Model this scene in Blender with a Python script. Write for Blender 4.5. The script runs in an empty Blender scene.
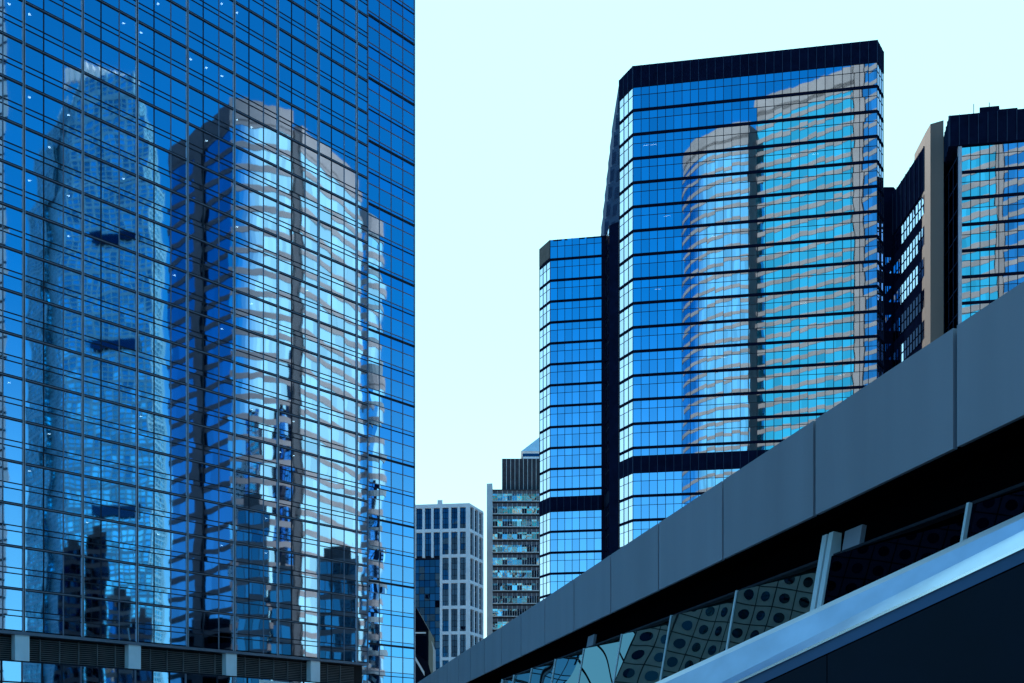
import bpy, math, random
from mathutils import Vector
random.seed(7)
S = bpy.context.scene
COL = S.collection
# ------------------------------------------------------------------ camera
F = 1100.0; HX = 512.0; HY = 767.0; CZ = 1.6
cam = bpy.data.cameras.new('camera'); co = bpy.data.objects.new('camera', cam); COL.objects.link(co)
cam.sensor_width = 36; cam.lens = 36*F/1024; cam.shift_y = (HY-341.5)/1024
cam.clip_start = .1; cam.clip_end = 5000
co.location = (0, 0, CZ); co.rotation_euler = (math.pi/2, 0, 0)
S.camera = co
# ------------------------------------------------------------------ light
SUN_AZ, SUN_EL = math.radians(-14), math.radians(40)      # azimuth from +Y towards +X
sv = Vector((math.sin(SUN_AZ)*math.cos(SUN_EL), math.cos(SUN_AZ)*math.cos(SUN_EL), math.sin(SUN_EL)))
W = bpy.data.worlds.new('World'); S.world = W; W.use_nodes = True
nt = W.node_tree; N = nt.nodes; L = nt.links; N.clear()
out = N.new('ShaderNodeOutputWorld'); bg = N.new('ShaderNodeBackground'); bg.inputs[1].default_value = .1
sky = N.new('ShaderNodeTexSky'); sky.sky_type = 'NISHITA'; sky.sun_disc = False
sky.sun_elevation = SUN_EL; sky.sun_rotation = SUN_AZ; sky.air_density = 1.0; sky.dust_density = .6; sky.ozone_density = 3
tint = N.new('ShaderNodeMix'); tint.data_type = 'RGBA'; tint.blend_type = 'MULTIPLY'; tint.inputs[0].default_value = 1
tint.inputs[7].default_value = (.04, 1.42, 2.12, 1)
L.new(sky.outputs[0], tint.inputs[6])
tc = N.new('ShaderNodeTexCoord')
dt = N.new('ShaderNodeVectorMath'); dt.operation = 'DOT_PRODUCT'
g = Vector((-.25, .95, .12)).normalized(); dt.inputs[1].default_value = g
L.new(tc.outputs['Generated'], dt.inputs[0])
mr = N.new('ShaderNodeMapRange'); mr.interpolation_type = 'SMOOTHSTEP'
mr.inputs[1].default_value = .12; mr.inputs[2].default_value = .66
L.new(dt.outputs['Value'], mr.inputs[0])
mx = N.new('ShaderNodeMix'); mx.data_type = 'RGBA'
mx.inputs[7].default_value = (7.4, 15, 15.5, 1)           # bright thin haze on the sun's side
sx = N.new('ShaderNodeSeparateXYZ'); L.new(tc.outputs['Generated'], sx.inputs[0])
mh = N.new('ShaderNodeMapRange'); mh.interpolation_type = 'SMOOTHSTEP'; mh.inputs[1].default_value = .40; mh.inputs[2].default_value = .02
mh.inputs[4].default_value = .9; L.new(sx.outputs['Z'], mh.inputs[0])
hz = N.new('ShaderNodeMix'); hz.data_type = 'RGBA'; hz.inputs[7].default_value = (2.8, 8.9, 12.4, 1)   # pale air low over the horizon
L.new(mh.outputs[0], hz.inputs[0]); L.new(tint.outputs[2], hz.inputs[6])
hc = N.new('ShaderNodeMix'); hc.data_type = 'RGBA'; hc.inputs[6].default_value = (7.3, 14, 15.5, 1); hc.inputs[7].default_value = (9.4, 15.5, 15.5, 1)
L.new(mh.outputs[0], hc.inputs[0]); L.new(hc.outputs[2], mx.inputs[7])
L.new(mr.outputs[0], mx.inputs[0]); L.new(hz.outputs[2], mx.inputs[6])
L.new(mx.outputs[2], bg.inputs[0]); L.new(bg.outputs[0], out.inputs[0])
sl = bpy.data.lights.new('sun', 'SUN'); sl.energy = 4.2; sl.angle = math.radians(.5); sl.color = (1, .93, .84)
so = bpy.data.objects.new('sun', sl); COL.objects.link(so)
so.rotation_euler = (-sv).to_track_quat('-Z', 'Y').to_euler(); so.location = (0, 0, 300)
S.view_settings.view_transform = 'Standard'; S.view_settings.look = 'None'
S.view_settings.exposure = 0; S.view_settings.gamma = 1; S.view_settings.use_curve_mapping = False
S.cycles.max_bounces = 10; S.cycles.glossy_bounces = 7; S.cycles.transparent_max_bounces = 12
S.cycles.use_denoising = True

# ------------------------------------------------------------------ materials
def nodes(name):
    m = bpy.data.materials.new(name); m.use_nodes = True
    t = m.node_tree; t.nodes.clear()
    o = t.nodes.new('ShaderNodeOutputMaterial')
    return m, t, o
def solid(name, col, rough=.6, metal=0., var=.15, scale=.8, spec=.5, bump=0., streak=False, rnd=0):
    m, t, o = nodes(name)
    b = t.nodes.new('ShaderNodeBsdfPrincipled'); t.links.new(b.outputs[0], o.inputs[0])
    b.inputs['Roughness'].default_value = rough; b.inputs['Metallic'].default_value = metal
    b.inputs['Specular IOR Level'].default_value = spec
    c = t.nodes.new('ShaderNodeTexCoord'); n = t.nodes.new('ShaderNodeTexNoise')
    n.inputs['Scale'].default_value = scale; n.inputs['Detail'].default_value = 5
    if streak:
        mp = t.nodes.new('ShaderNodeMapping'); mp.inputs['Scale'].default_value = (1, 1, .12)
        t.links.new(c.outputs['Object'], mp.inputs[0]); t.links.new(mp.outputs[0], n.inputs['Vector'])
    else: t.links.new(c.outputs['Object'], n.inputs['Vector'])
    r = t.nodes.new('ShaderNodeMapRange'); t.links.new(n.outputs[0], r.inputs[0])
    r.inputs[1].default_value = .25; r.inputs[2].default_value = .75
    r.inputs[3].default_value = 1-var; r.inputs[4].default_value = 1+var
    mul = t.nodes.new('ShaderNodeVectorMath'); mul.operation = 'SCALE'
    mul.inputs[0].default_value = col; t.links.new(r.outputs[0], mul.inputs['Scale'])
    if rnd:
        oi = t.nodes.new('ShaderNodeObjectInfo'); r2 = t.nodes.new('ShaderNodeMapRange'); t.links.new(oi.outputs['Random'], r2.inputs[0])
        r2.inputs[3].default_value = 1-rnd; r2.inputs[4].default_value = 1+rnd
        m2 = t.nodes.new('ShaderNodeVectorMath'); m2.operation = 'SCALE'; t.links.new(mul.outputs[0], m2.inputs[0]); t.links.new(r2.outputs[0], m2.inputs['Scale']); mul = m2
    t.links.new(mul.outputs[0], b.inputs['Base Color'])
    if bump:
        bp = t.nodes.new('ShaderNodeBump'); bp.inputs['Strength'].default_value = bump; bp.inputs['Distance'].default_value = .02
        t.links.new(n.outputs[0], bp.inputs['Height']); t.links.new(bp.outputs[0], b.inputs['Normal'])
    return m
def glass(name, tint, warp, scale, thru=.0, tcol=(.5, .8, 1), rough=.0, squash=(1, 1, 1), vary=.1, fine=0.):
    """reflective coated glass: every pane warps on its own; a little light passes through"""
    m, t, o = nodes(name); nn = t.nodes.new; lk = t.links.new
    at = nn('ShaderNodeAttribute'); at.attribute_name = 'pane'
    gp = nn('ShaderNodeNewGeometry')
    mp = nn('ShaderNodeMapping'); mp.inputs['Scale'].default_value = squash; lk(gp.outputs['Position'], mp.inputs[0])
    off = nn('ShaderNodeVectorMath'); off.operation = 'SCALE'; off.inputs[0].default_value = (9., 5., 3.)
    lk(at.outputs['Fac'], off.inputs['Scale'])
    ad = nn('ShaderNodeVectorMath'); ad.operation = 'ADD'; lk(mp.outputs[0], ad.inputs[0]); lk(off.outputs[0], ad.inputs[1])
    n = nn('ShaderNodeTexNoise'); n.inputs['Scale'].default_value = scale; n.inputs['Detail'].default_value = 1.2+fine
    lk(ad.outputs[0], n.inputs['Vector'])
    sb = nn('ShaderNodeVectorMath'); sb.operation = 'SUBTRACT'; sb.inputs[1].default_value = (.5, .5, .5); lk(n.outputs['Color'], sb.inputs[0])
    sc = nn('ShaderNodeVectorMath'); sc.operation = 'SCALE'; sc.inputs['Scale'].default_value = warp; lk(sb.outputs[0], sc.inputs[0])
    a2 = nn('ShaderNodeVectorMath'); a2.operation = 'ADD'; lk(sc.outputs[0], a2.inputs[0]); lk(gp.outputs['Normal'], a2.inputs[1])
    nz = nn('ShaderNodeVectorMath'); nz.operation = 'NORMALIZE'; lk(a2.outputs[0], nz.inputs[0])
    gl = nn('ShaderNodeBsdfGlossy'); gl.inputs['Roughness'].default_value = rough; lk(nz.outputs[0], gl.inputs['Normal'])
    r = nn('ShaderNodeMapRange'); lk(at.outputs['Fac'], r.inputs[0]); r.inputs[3].default_value = 1-vary; r.inputs[4].default_value = 1+vary*.3
    mu = nn('ShaderNodeVectorMath'); mu.operation = 'SCALE'; mu.inputs[0].default_value = tint; lk(r.outputs[0], mu.inputs['Scale'])
    lk(mu.outputs[0], gl.inputs['Color'])
    if thru > 0:
        tr = nn('ShaderNodeBsdfTransparent'); tr.inputs[0].default_value = (*tcol, 1)
        mi = nn('ShaderNodeMixShader'); mi.inputs[0].default_value = thru
        lk(gl.outputs[0], mi.inputs[1]); lk(tr.outputs[0], mi.inputs[2]); lk(mi.outputs[0], o.inputs[0])
    else: lk(gl.outputs[0], o.inputs[0])
    return m
def lamp(name, col, st):
    m, t, o = nodes(name); e = t.nodes.new('ShaderNodeEmission'); e.inputs[0].default_value = (*col, 1); e.inputs[1].default_value = st
    t.links.new(e.outputs[0], o.inputs[0]); return m

M = dict(
    gL=glass('blue_mirror_glass', (.60, .74, .98), .009, .30, thru=.10, rough=.02, squash=(1, 1, .8), vary=.10, fine=.6),
    gLs=glass('blue_spandrel_glass', (.36, .62, .92), .010, .33, vary=.12),
    gR=glass('tower_mirror_glass', (.62, .74, .98), .0042, .26, thru=.06, rough=.014, vary=.16),
    gN=glass('navy_striped_glass', (.04, .24, .50), .012, .12, vary=.3),
    gF=glass('shaded_side_glass', (.14, .30, .48), .012, .12, vary=.25),  # shade of the striped tower's flat side, put into the tint
    gTd=glass('deep_teal_glass', (.07, .22, .32), .02, .2, vary=.5),
    gD=glass('dark_panel_glass', (.035, .05, .10), .004, .4, vary=.3, rough=.05),
    gS=glass('striped_tower_glass', (.74, .88, .95), .012, .12, vary=.25),
    gS3=glass('round_tower_glass', (.30, .62, .82), .012, .12, vary=.25),
    gS2=glass('striped_tower_blue_glass', (.07, .50, .64), .012, .12, vary=.25),
    gC=glass('fine_tower_glass', (.34, .86, 1.), .05, .22, vary=.5, fine=2),
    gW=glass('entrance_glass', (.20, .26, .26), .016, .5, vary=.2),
    gK=glass('dark_entrance_glass', (.006, .009, .024), .006, .5, vary=.3),  # much darker tint for the panes right of the twin column
    gB=glass('navy_window_glass', (.022, .06, .12), .02, .2, vary=.35),
    gT=glass('teal_window_glass', (.50, .64, .70), .05, .3, vary=.8),
    gP=glass('porthole_glass', (.04, .09, .13), .02, .3, vary=.5),
    bar=solid('dark_glazing_bar', (.010, .013, .026), .6, 0, spec=.25),
    band=solid('dark_floor_band', (.006, .010, .030), .7, 0, spec=0),
    light=solid('pale_aluminium', (.42, .46, .55), .4, .2),
    mull=solid('grey_mullion', (.16, .17, .22), .4, .5),
    roof=solid('navy_parapet', (.005, .010, .034), .7, 0, var=.25, spec=0),
    rib=solid('parapet_rib', (.03, .055, .11), .7, 0, spec=0),
    inner=solid('dark_interior', (.01, .02, .045), .9, spec=.1),
    slab=solid('ceiling_slab', (.12, .14, .18), .9),
    louv=solid('louvre_metal', (.13, .12, .13), .5, .2, var=.3),
    recess=solid('black_recess', (.006, .006, .008), .9),
    pale=solid('pale_column_panel', (.78, .80, .86), .5, 0, var=.06),
    fascia=solid('fascia_metal', (.30, .28, .34), .5, .0, var=.10, scale=1.3, bump=.08, streak=True, rnd=.06),
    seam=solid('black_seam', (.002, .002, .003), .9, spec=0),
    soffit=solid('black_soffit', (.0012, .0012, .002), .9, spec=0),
    trim=solid('bright_trim', (.9, .95, 1), .2, .9, var=.03),
    cap=solid('brushed_steel', (.42, .56, .76), .34, .9, var=.16, scale=2.6),
    strip=solid('blue_strip', (.03, .07, .18), .35),
    navy=solid('navy_cladding', (.0015, .003, .014), .4, .0, spec=.15, var=.3, scale=1.2),
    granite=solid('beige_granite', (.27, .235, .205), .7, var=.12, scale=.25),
    graniteD=solid('tan_brown_granite', (.24, .17, .14), .7, var=.12, scale=.3, streak=True),  # tan-brown stone of the far right pier
    dark=solid('charcoal_stone', (.045, .05, .06), .7),
    stone=solid('pale_lilac_stone', (.84, .87, .92), .6, var=.08, scale=.3),
    white=solid('white_pier', (.72, .74, .74), .6, var=.08, scale=.3),
    brown=solid('brown_panel', (.05, .04, .05), .7, 0, var=.4),
    teal=solid('blue_grey_wall', (.06, .10, .17), .8, spec=0),
    steel=solid('blue_steel_fins', (.16, .40, .52), .5, 0),
    alum=solid('aluminium_wall', (.62, .60, .57), .6, 0, var=.12),
    ground=solid('asphalt', (.05, .05, .052), .9, var=.25, scale=.5),
    granite2=solid('brown_granite', (.30, .26, .25), .7, var=.12, scale=.25),
    spand=solid('grey_brown_spandrel', (.13, .12, .14), .7),
    grey=solid('grey_spandrel', (.12, .12, .13), .7),
    pave=solid('pavement', (.42, .41, .39), .85, var=.2, scale=1.5),
    lampw=lamp('office_downlight', (.85, .95, 1), 9),
    striplight=lamp('office_striplight', (1, .95, .8), 6),
)
# ------------------------------------------------------------------ helpers
def at(px, py, Y): return Vector(((px-HX)/F*Y, Y, CZ+(HY-py)/F*Y))
def zz(py, Y): return CZ+(HY-py)/F*Y
def xy(px, Y): return Vector(((px-HX)/F*Y, Y))
def hit(px, P, d):                                  # where the view line over px meets the wall line P + s d
    k = (px-HX)/F; s = (k*P.y-P.x)/(d.x-k*d.y); return P+s*d
class MB:
    def __init__(s): s.v = []; s.f = []; s.m = []; s.p = []
    def quad(s, a, b, c, d, m=0, p=None):
        i = len(s.v); s.v += [tuple(a), tuple(b), tuple(c), tuple(d)]; s.f.append((i, i+1, i+2, i+3)); s.m.append(m)
        s.p.append(random.random() if p is None else p)
    def poly(s, pts, m=0):
        i = len(s.v); s.v += [tuple(p) for p in pts]; s.f.append(tuple(range(i, i+len(pts)))); s.m.append(m); s.p.append(random.random())
    def prism(s, pts, z0, z1, m=0, cap=True, top=None):
        n = len(pts)
        for i in range(n):
            a, b = pts[i], pts[(i+1) % n]
            s.quad((a[0], a[1], z0), (b[0], b[1], z0), (b[0], b[1], z1), (a[0], a[1], z1), m)
        if cap:
            s.poly([(p[0], p[1], z1) for p in pts], m if top is None else top)
            s.poly([(p[0], p[1], z0) for p in reversed(pts)], m)
    def bar(s, a, b, n, w, o0, o1, z0, z1, m=0):
        """upright box along plan segment a-b (or a short one at a), from o0 to o1 along normal n"""
        a = Vector(a); b = Vector(b); n = Vector(n)
        s.prism([a+n*o0, b+n*o0, b+n*o1, a+n*o1], z0, z1, m)
    def box(s, c, ux, uy, uz, m=0):                 # centre and three half vectors
        c, ux, uy, uz = map(Vector, (c, ux, uy, uz))
        P = lambda i, j, k: c+ux*i+uy*j+uz*k
        for q in (((-1,-1,-1),(-1,1,-1),(1,1,-1),(1,-1,-1)), ((-1,-1,1),(1,-1,1),(1,1,1),(-1,1,1)),
                  ((-1,-1,-1),(1,-1,-1),(1,-1,1),(-1,-1,1)), ((1,-1,-1),(1,1,-1),(1,1,1),(1,-1,1)),
                  ((1,1,-1),(-1,1,-1),(-1,1,1),(1,1,1)), ((-1,1,-1),(-1,-1,-1),(-1,-1,1),(-1,1,1))):
            s.quad(*[P(*t) for t in q], m)
    def build(s, name, mats, parent=None, recalc=False):
        if not isinstance(mats, (list, tuple)): mats = [mats]
        me = bpy.data.meshes.new(name)
        org = parent.get('_o', (0, 0, 0)) if parent is not None else (0, 0, 0)
        org = Vector(org)
        me.from_pydata([tuple(Vector(v)-org) for v in s.v], [], s.f)
        for m in mats: me.materials.append(M[m])
        me.polygons.foreach_set('material_index', s.m)
        a = me.attributes.new('pane', 'FLOAT', 'FACE'); a.data.foreach_set('value', s.p)
        if recalc:
            import bmesh
            bm = bmesh.new(); bm.from_mesh(me); bmesh.ops.recalc_face_normals(bm, faces=bm.faces); bm.to_mesh(me); bm.free()
        me.update()
        o = bpy.data.objects.new(name, me); COL.objects.link(o)
        if parent is not None: o.parent = parent; o['_o'] = tuple(org)
        return o
def thing(name, label, cat, loc=(0, 0, 0), group=None):
    o = bpy.data.objects.new(name, None); COL.objects.link(o); o.location = loc; o['_o'] = tuple(loc)
    o['label'] = label; o['category'] = cat
    if group: o['group'] = group
    return o
def tagstruct(o): o['kind'] = 'structure'; return o
def nrm(a, b, side):                                # plan normal of a-b on the side of point `side`
    d = (b-a).normalized(); n = Vector((-d.y, d.x))
    return n if n.dot(Vector(side)-a) > 0 else -n
def offset(pts, k):
    c = sum((Vector(p) for p in pts), Vector((0, 0)))/len(pts); n = len(pts); o = []
    for i in range(n):
        p0, p, p1 = Vector(pts[i-1]), Vector(pts[i]), Vector(pts[(i+1) % n])
        n0 = -nrm(p0, p, c); n1 = -nrm(p, p1, c); b = (n0+n1); b.normalize()
        o.append(p+b*(k/max(.35, b.dot(n0))))
    return o
def pane(mb, a, b, n, z0, z1, tilt, m=0, off=0.):
    """one pane, tilted out of true by a few millimetres"""
    t = [random.gauss(0, tilt)*(b-a).length*.5, random.gauss(0, tilt)*(z1-z0)*.5]
    def c(p, z, sx, sz): q = p+n*(off+sx*t[0]+sz*t[1]); return (q.x, q.y, z)
    mb.quad(c(a, z0, -1, -1), c(b, z0, 1, -1), c(b, z1, 1, 1), c(a, z1, -1, 1), m)
def divide(pts, mod):
    """plan points along a polyline at about mod metres, one list per leg"""
    legs = []
    for a, b in zip(pts, pts[1:]):
        k = max(1, round((b-a).length/mod)); legs.append([a.lerp(b, i/k) for i in range(k+1)])
    return legs
def curtain(root, pts, eye, mod, levels, gm, tilt, vbar=.09, hbar=.07, proud=.06):
    """levels: (z0, z1, [transom heights], band height above z1). one window_band + floor_band a storey"""
    pts = [Vector(p) for p in pts]; legs = divide(pts, mod)
    ns = [nrm(a, b, eye) for a, b in zip(pts, pts[1:])]
    for z0, z1, tr, bh in levels:
        g_ = MB(); f_ = MB(); b_ = MB(); cuts = [z0]+list(tr)+[z1]
        for leg, n in zip(legs, ns):
            d = (leg[-1]-leg[0]).normalized()
            for a, b in zip(leg, leg[1:]):
                for c0, c1 in zip(cuts, cuts[1:]): pane(g_, a, b, n, c0, c1, tilt)
            for p in leg: f_.bar(p-d*vbar/2, p+d*vbar/2, n, 0, -.03, proud, z0, z1)
            for z in tr: f_.bar(leg[0], leg[-1], n, 0, -.03, proud-.02, z-hbar/2, z+hbar/2)
            if bh: b_.bar(leg[0], leg[-1], n, 0, -.05, proud+.05, z1, z1+bh)
        w = g_.build('window_band', gm, root); f_.build('glazing_bars', 'bar', w)
        if bh: b_.build('floor_band', 'band', root)
def mirror(P, n, q):                                # a plan point's mirror image in the wall P, n
    q = Vector(q); return q-2*(q-P).dot(n)*n

# ================================================================== ground
mb = MB(); mb.quad((-3000, -3000, 0), (3000, -3000, 0), (3000, 3000, 0), (-3000, 3000, 0))
tagstruct(mb.build('ground', 'pave'))
mb = MB(); mb.quad((-40, -400, .004), (-16, -400, .004), (2, 600, .004), (-14, 600, .004))
tagstruct(mb.build('road', 'ground'))

# ================================================================== big blue glass tower (left)
VL, KL = 1510.0, 155600.0
PL = xy(0, KL/VL); dL = Vector((VL-HX, F)).normalized(); nL = Vector((dL.y, -dL.x))      # nL faces the street
ZB = 12.87+CZ; FH = 4.0; NF = 28; BAY = 5.83; S0, S1 = 2.2-BAY, 44.8; SE = -.7; SUBM = BAY/3
ps = lambda s, o=0.: PL+dL*s+nL*o
T = thing('glass_tower', 'huge blue mirror glass tower with a dark grid of mullions, filling the left side', 'tower', (ps(S0).x, ps(S0).y, 0))
ss = [S0+SUBM*i for i in range(int((S1-S0)/SUBM)+1)]+[S1]; ss = [SE]+[q for q in ss if q > SE+.3]; S0b = S0; S0 = SE
for k in range(NF):
    z0 = ZB+FH*k; z1 = z0+FH
    g_ = MB(); f_ = MB(); b_ = MB()
    tr = [z1-2.57, z1-2.04]
    cuts = [z0+.12]+tr+[z1-.12]
    for a, b in zip(ss, ss[1:]):
        for i, (c0, c1) in enumerate(zip(cuts, cuts[1:])):
            pane(g_, ps(a), ps(b), nL, c0, c1, .0007, 0)
    for s in ss[1:-1]:
        i = round((s-S0b)/SUBM)
        if i % 3: f_.bar(ps(s-.05), ps(s+.05), nL, 0, -.02, .05, z0, z1, 0 if i % 3 == 1 else 1)
    for z in tr: f_.bar(ps(S0), ps(S1), nL, 0, -.02, .04, z-.05, z+.05)
    b_.bar(ps(S0), ps(S1), nL, 0, -.05, .09, z1-.13, z1-.05); b_.bar(ps(S0), ps(S1), nL, 0, -.05, .08, z1-.05, z1+.05, 1)
    b_.bar(ps(S0), ps(S1), nL, 0, -.05, .09, z1+.05, z1+.13)
    w = g_.build('window_band', 'gL', T); f_.build('glazing_bars', ['bar', 'mull'], w); b_.build('floor_band', ['bar', 'mull'], T)
    s_ = MB(); s_.bar(ps(S0+.3), ps(S1-.3), nL, 0, -5.4, -.2, z1-.3, z1+.1); s_.build('floor_slab', 'slab', T)
i = 1
while S0b+BAY*i < S1:
    s = S0b+BAY*i; m_ = MB(); m_.bar(ps(s-.11), ps(s-.05), nL, 0, -.02, .13, ZB-.2, ZB+FH*NF, 1)
    m_.bar(ps(s-.05), ps(s+.07), nL, 0, -.02, .11, ZB-.2, ZB+FH*NF, 0); m_.bar(ps(s+.07), ps(s+.12), nL, 0, -.02, .13, ZB-.2, ZB+FH*NF, 1)
    m_.build('mullion', ['bar', 'light'], T); i += 1
m_ = MB(); m_.bar(ps(S1-.08), ps(S1+.04), nL, 0, -2.6, .1, ZB-.2, ZB+FH*NF); m_.build('corner_post', 'mull', T)
# dark core behind the offices and the closed rest of the block
m_ = MB(); m_.prism([ps(S0+.3, -5.5), ps(S1-.3, -5.5), ps(S1-.3, -30), ps(S0+.3, -30)], 0, ZB+FH*NF-.5); m_.build('core', 'inner', T)
m_ = MB()
for a, b in ((ps(S0), ps(S0, -30)), (ps(S0, -30), ps(S1, -30))):
    nn_ = -nrm(a, b, ps(20, -15))
    for k in range(NF): m_.quad((a.x, a.y, ZB+FH*k), (b.x, b.y, ZB+FH*k), (b.x, b.y, ZB+FH*k+3.7), (a.x, a.y, ZB+FH*k+3.7), 0)
    m_.bar(a, b, nn_, 0, -.2, -.06, 0, ZB+FH*NF, 1)
m_.build('rear_wall', ['gLs', 'band'], T)
m_ = MB(); m_.prism([ps(S0, .1), ps(S1, .1), ps(S1, -30), ps(S0, -30)], ZB+FH*NF, ZB+FH*NF+1); m_.build('roof', 'roof', T)
# overhang, louvres, columns and podium glazing below
m_ = MB(); m_.prism([ps(S0, .15), ps(S1, .15), ps(S1, -3), ps(S0, -3)], ZB-.32, ZB-.02); m_.build('overhang_edge', 'mull', T)
zl0 = ZB-2.75
m_ = MB(); m_.bar(ps(S0), ps(S1), nL, 0, -2.5, -1.1, zl0, ZB-.32, 0)
for j in range(11):
    z = zl0+.12+j*.2
    m_.bar(ps(S0), ps(S1-1.5), nL, 0, -1.1, -.85, z, z+.07, 1)
m_.build('louvre_screen', ['recess', 'louv'], T)
for i in range(8):
    s = S0b+SUBM*3*i
    for q in (0, SUBM, 2*SUBM):
        if S0 < s+q < S1-1.5:
            m_ = MB(); m_.bar(ps(s+q-.05), ps(s+q+.05), nL, 0, -.9, -.72, zl0, ZB-.5); m_.build('louvre_post', 'louv', T)
for px in (22.5, 135, 231.7, 315.6):
    a = hit(px, ps(0, .0), dL); s = (a-PL).dot(dL)
    m_ = MB(); m_.bar(ps(s-.68), ps(s+.68), nL, 0, -.85, -.03, zl0-.02, ZB-.32); m_.build('column', 'pale', T)
sb = [s for s in ss if s < S1-1.2]
for z0, z1 in ((zl0-2.0, zl0-.12), (zl0-4.2, zl0-2.12), (zl0-7.6, zl0-4.3), (.2, zl0-7.7)):
    g_ = MB(); f_ = MB()
    for a, b in zip(sb, sb[1:]): pane(g_, ps(a, -.3), ps(b, -.3), nL, z0, z1, .0016)
    for i, s in enumerate(sb): f_.bar(ps(s-.06), ps(s+.06), nL, 0, -.33, -.2, z0, z1, 0 if round((s-S0b)/SUBM) % 3 else 1)
    f_.bar(ps(sb[0]), ps(sb[-1]), nL, 0, -.33, -.14, z1, z1+.12)
    w = g_.build('podium_window_band', 'gL', T); f_.build('glazing_bars', ['bar', 'mull'], w)
# downlights behind the glass
lm = MB(); lm.prism([(.14*math.cos(q*.7854), .14*math.sin(q*.7854)) for q in range(8)], 0, .03)
lamp_me = None
spots = []
for i, (s, k) in enumerate([(q, f) for f in range(2, 24) for q in range(22)]):
    if random.random() < .12: spots.append((s, k))
for f, q in ((21, 1), (21, 2), (20, 7), (19, 4), (22, 5), (20, 11), (20, 12), (19, 11), (19, 12), (18, 13), (18, 14), (16, 9), (15, 12), (17, 14)): spots += [(q, f), (q+1, f)]
for (q, k) in spots[:92]:
    p = ps(S0b+SUBM*(q+.5), -.9); z = ZB+FH*(k+1)-.36
    if lamp_me is None:
        o = lm.build('ceiling_light', 'lampw', T); lamp_me = o.data
    else:
        o = bpy.data.objects.new('ceiling_light', lamp_me); COL.objects.link(o); o.parent = T
    o.data = lamp_me
    o.location = (p.x-T['_o'][0]+ (T['_o'][0] if False else 0), p.y-T['_o'][1], z)
# (the lamp mesh was built about the world origin: undo the parent's offset)
for v in lamp_me.vertices: v.co = v.co+Vector(T['_o'])
# set-back wing on the right of the tower
OFF = -2.8
pa = ps(41, OFF); pb = hit(414.2, ps(0, OFF), dL)
n_ = round((pb-pa).length/SUBM); wid = (pb-pa).length/n_
for k in range(-3, NF-1):
    z1 = ZB+FH*k+2.9+FH; z0 = z1-FH
    if z0 < 0: z0 = 0
    g_ = MB(); f_ = MB(); b_ = MB(); tr = z1-1.45
    for i in range(n_):
        a = pa.lerp(pb, i/n_); b = pa.lerp(pb, (i+1)/n_)
        pane(g_, a, b, nL, z0+.5, tr, .0014, 0); pane(g_, a, b, nL, tr, z1, .0014, 1); pane(g_, a, b, nL, z0, z0+.5, .0014, 1)
    for i in range(n_+1):
        a = pa.lerp(pb, i/n_); f_.bar(a-dL*.04, a+dL*.04, nL, 0, -.02, .06, z0, z1)
    f_.bar(pa, pb, nL, 0, -.02, .07, tr-.04, tr+.04); f_.bar(pa, pb, nL, 0, -.02, .07, z0+.46, z0+.54)
    hb = .16 if k % 2 else .06
    b_.bar(pa, pb, nL, 0, -.03, .12 if k % 2 else .09, z1-hb, z1+hb*.5)
    w = g_.build('wing_window_band', ['gL', 'gLs'], T); f_.build('glazing_bars', 'mull', w); b_.build('wing_floor_band', 'bar', T)
m_ = MB(); m_.prism([pa-nL*.15, pb-nL*.15+dL*.05, pb-nL*12+dL*.05, pa-nL*12], 0, ZB+FH*(NF-1)+2.9); m_.build('wing_core', 'inner', T)
m_ = MB(); m_.bar(pb-dL*.02, pb+dL*.12, nL, 0, -.2, .1, 0, ZB+FH*(NF-1)+2.9); m_.build('wing_corner_post', 'light', T)

# ================================================================== right tower with its lower wing
VR, KR = -5920.0, 1166400.0
PR = xy(633, KR/(633-VR)); dR = Vector((6432., -1100.)).normalized(); nR = Vector((dR.y, -dR.x))   # nR faces the camera
if nR.y > 0: nR = -nR
hr = lambda px, o=0.: hit(px, PR+nR*o, dR)
EYE = Vector((20, 0))
ZG = 109.9+CZ; ZR = 113.4+CZ
R = thing('office_tower', 'tall dark banded glass office tower with cut corners and a lower wing on its left', 'tower', (PR.x, PR.y, 0))
fl = [hr(633), hr(877.1)]
lc = xy(619.5, 181.65); rc = xy(883.2, 174.4)
pts = [lc, fl[0], fl[1], rc]
BH = .42
def storeys(ztop, zmin):
    lv = []; z1 = ztop; first = True
    while z1-3.9 > zmin:
        z0 = z1-3.9+ (BH if True else 0)
        lv.append((z0, z1, [z1-1.28], 0 if first else BH)); z1 -= 3.9; first = False
    return lv, z1
MB0, MB1 = 47.5+CZ, 50.3+CZ
lv, zz_ = storeys(ZG, MB1)
lv.append((MB1, zz_, [], BH))
lv2, zz_ = storeys(MB0, 1)
curtain(R, pts, EYE, 1.307, lv+lv2, 'gR', .0005)
def ribbed(root, name, pts, eye, mod, z0, z1, proud=.14):
    b_ = MB(); r_ = MB(); pts = [Vector(p) for p in pts]
    for leg, (a, b) in zip(divide(pts, mod), zip(pts, pts[1:])):
        n = nrm(a, b, eye); d = (b-a).normalized()
        b_.bar(a, b, n, 0, -.3, .08, z0, z1)
        for p in leg: r_.bar(p-d*.045, p+d*.045, n, 0, .0, proud, z0+.01, z1-.01)
    o = b_.build(name, 'roof', root); r_.build('ribs', 'rib', o)
ribbed(R, 'roof_parapet', pts, EYE, 1.307, ZG, ZR)
ribbed(R, 'plant_band', pts, EYE, 1.307, MB0, MB1, .12)
body = [lc, fl[0], fl[1], rc, rc+Vector((-5, 17)), lc+Vector((5, 20))]
m_ = MB(); m_.prism(offset(body, -.35), 0, ZG); m_.build('core', 'inner', R)
m_ = MB(); m_.prism(offset(body, -.1), ZG, ZR-.1); m_.build('roof', 'roof', R)
m_ = MB()
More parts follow.
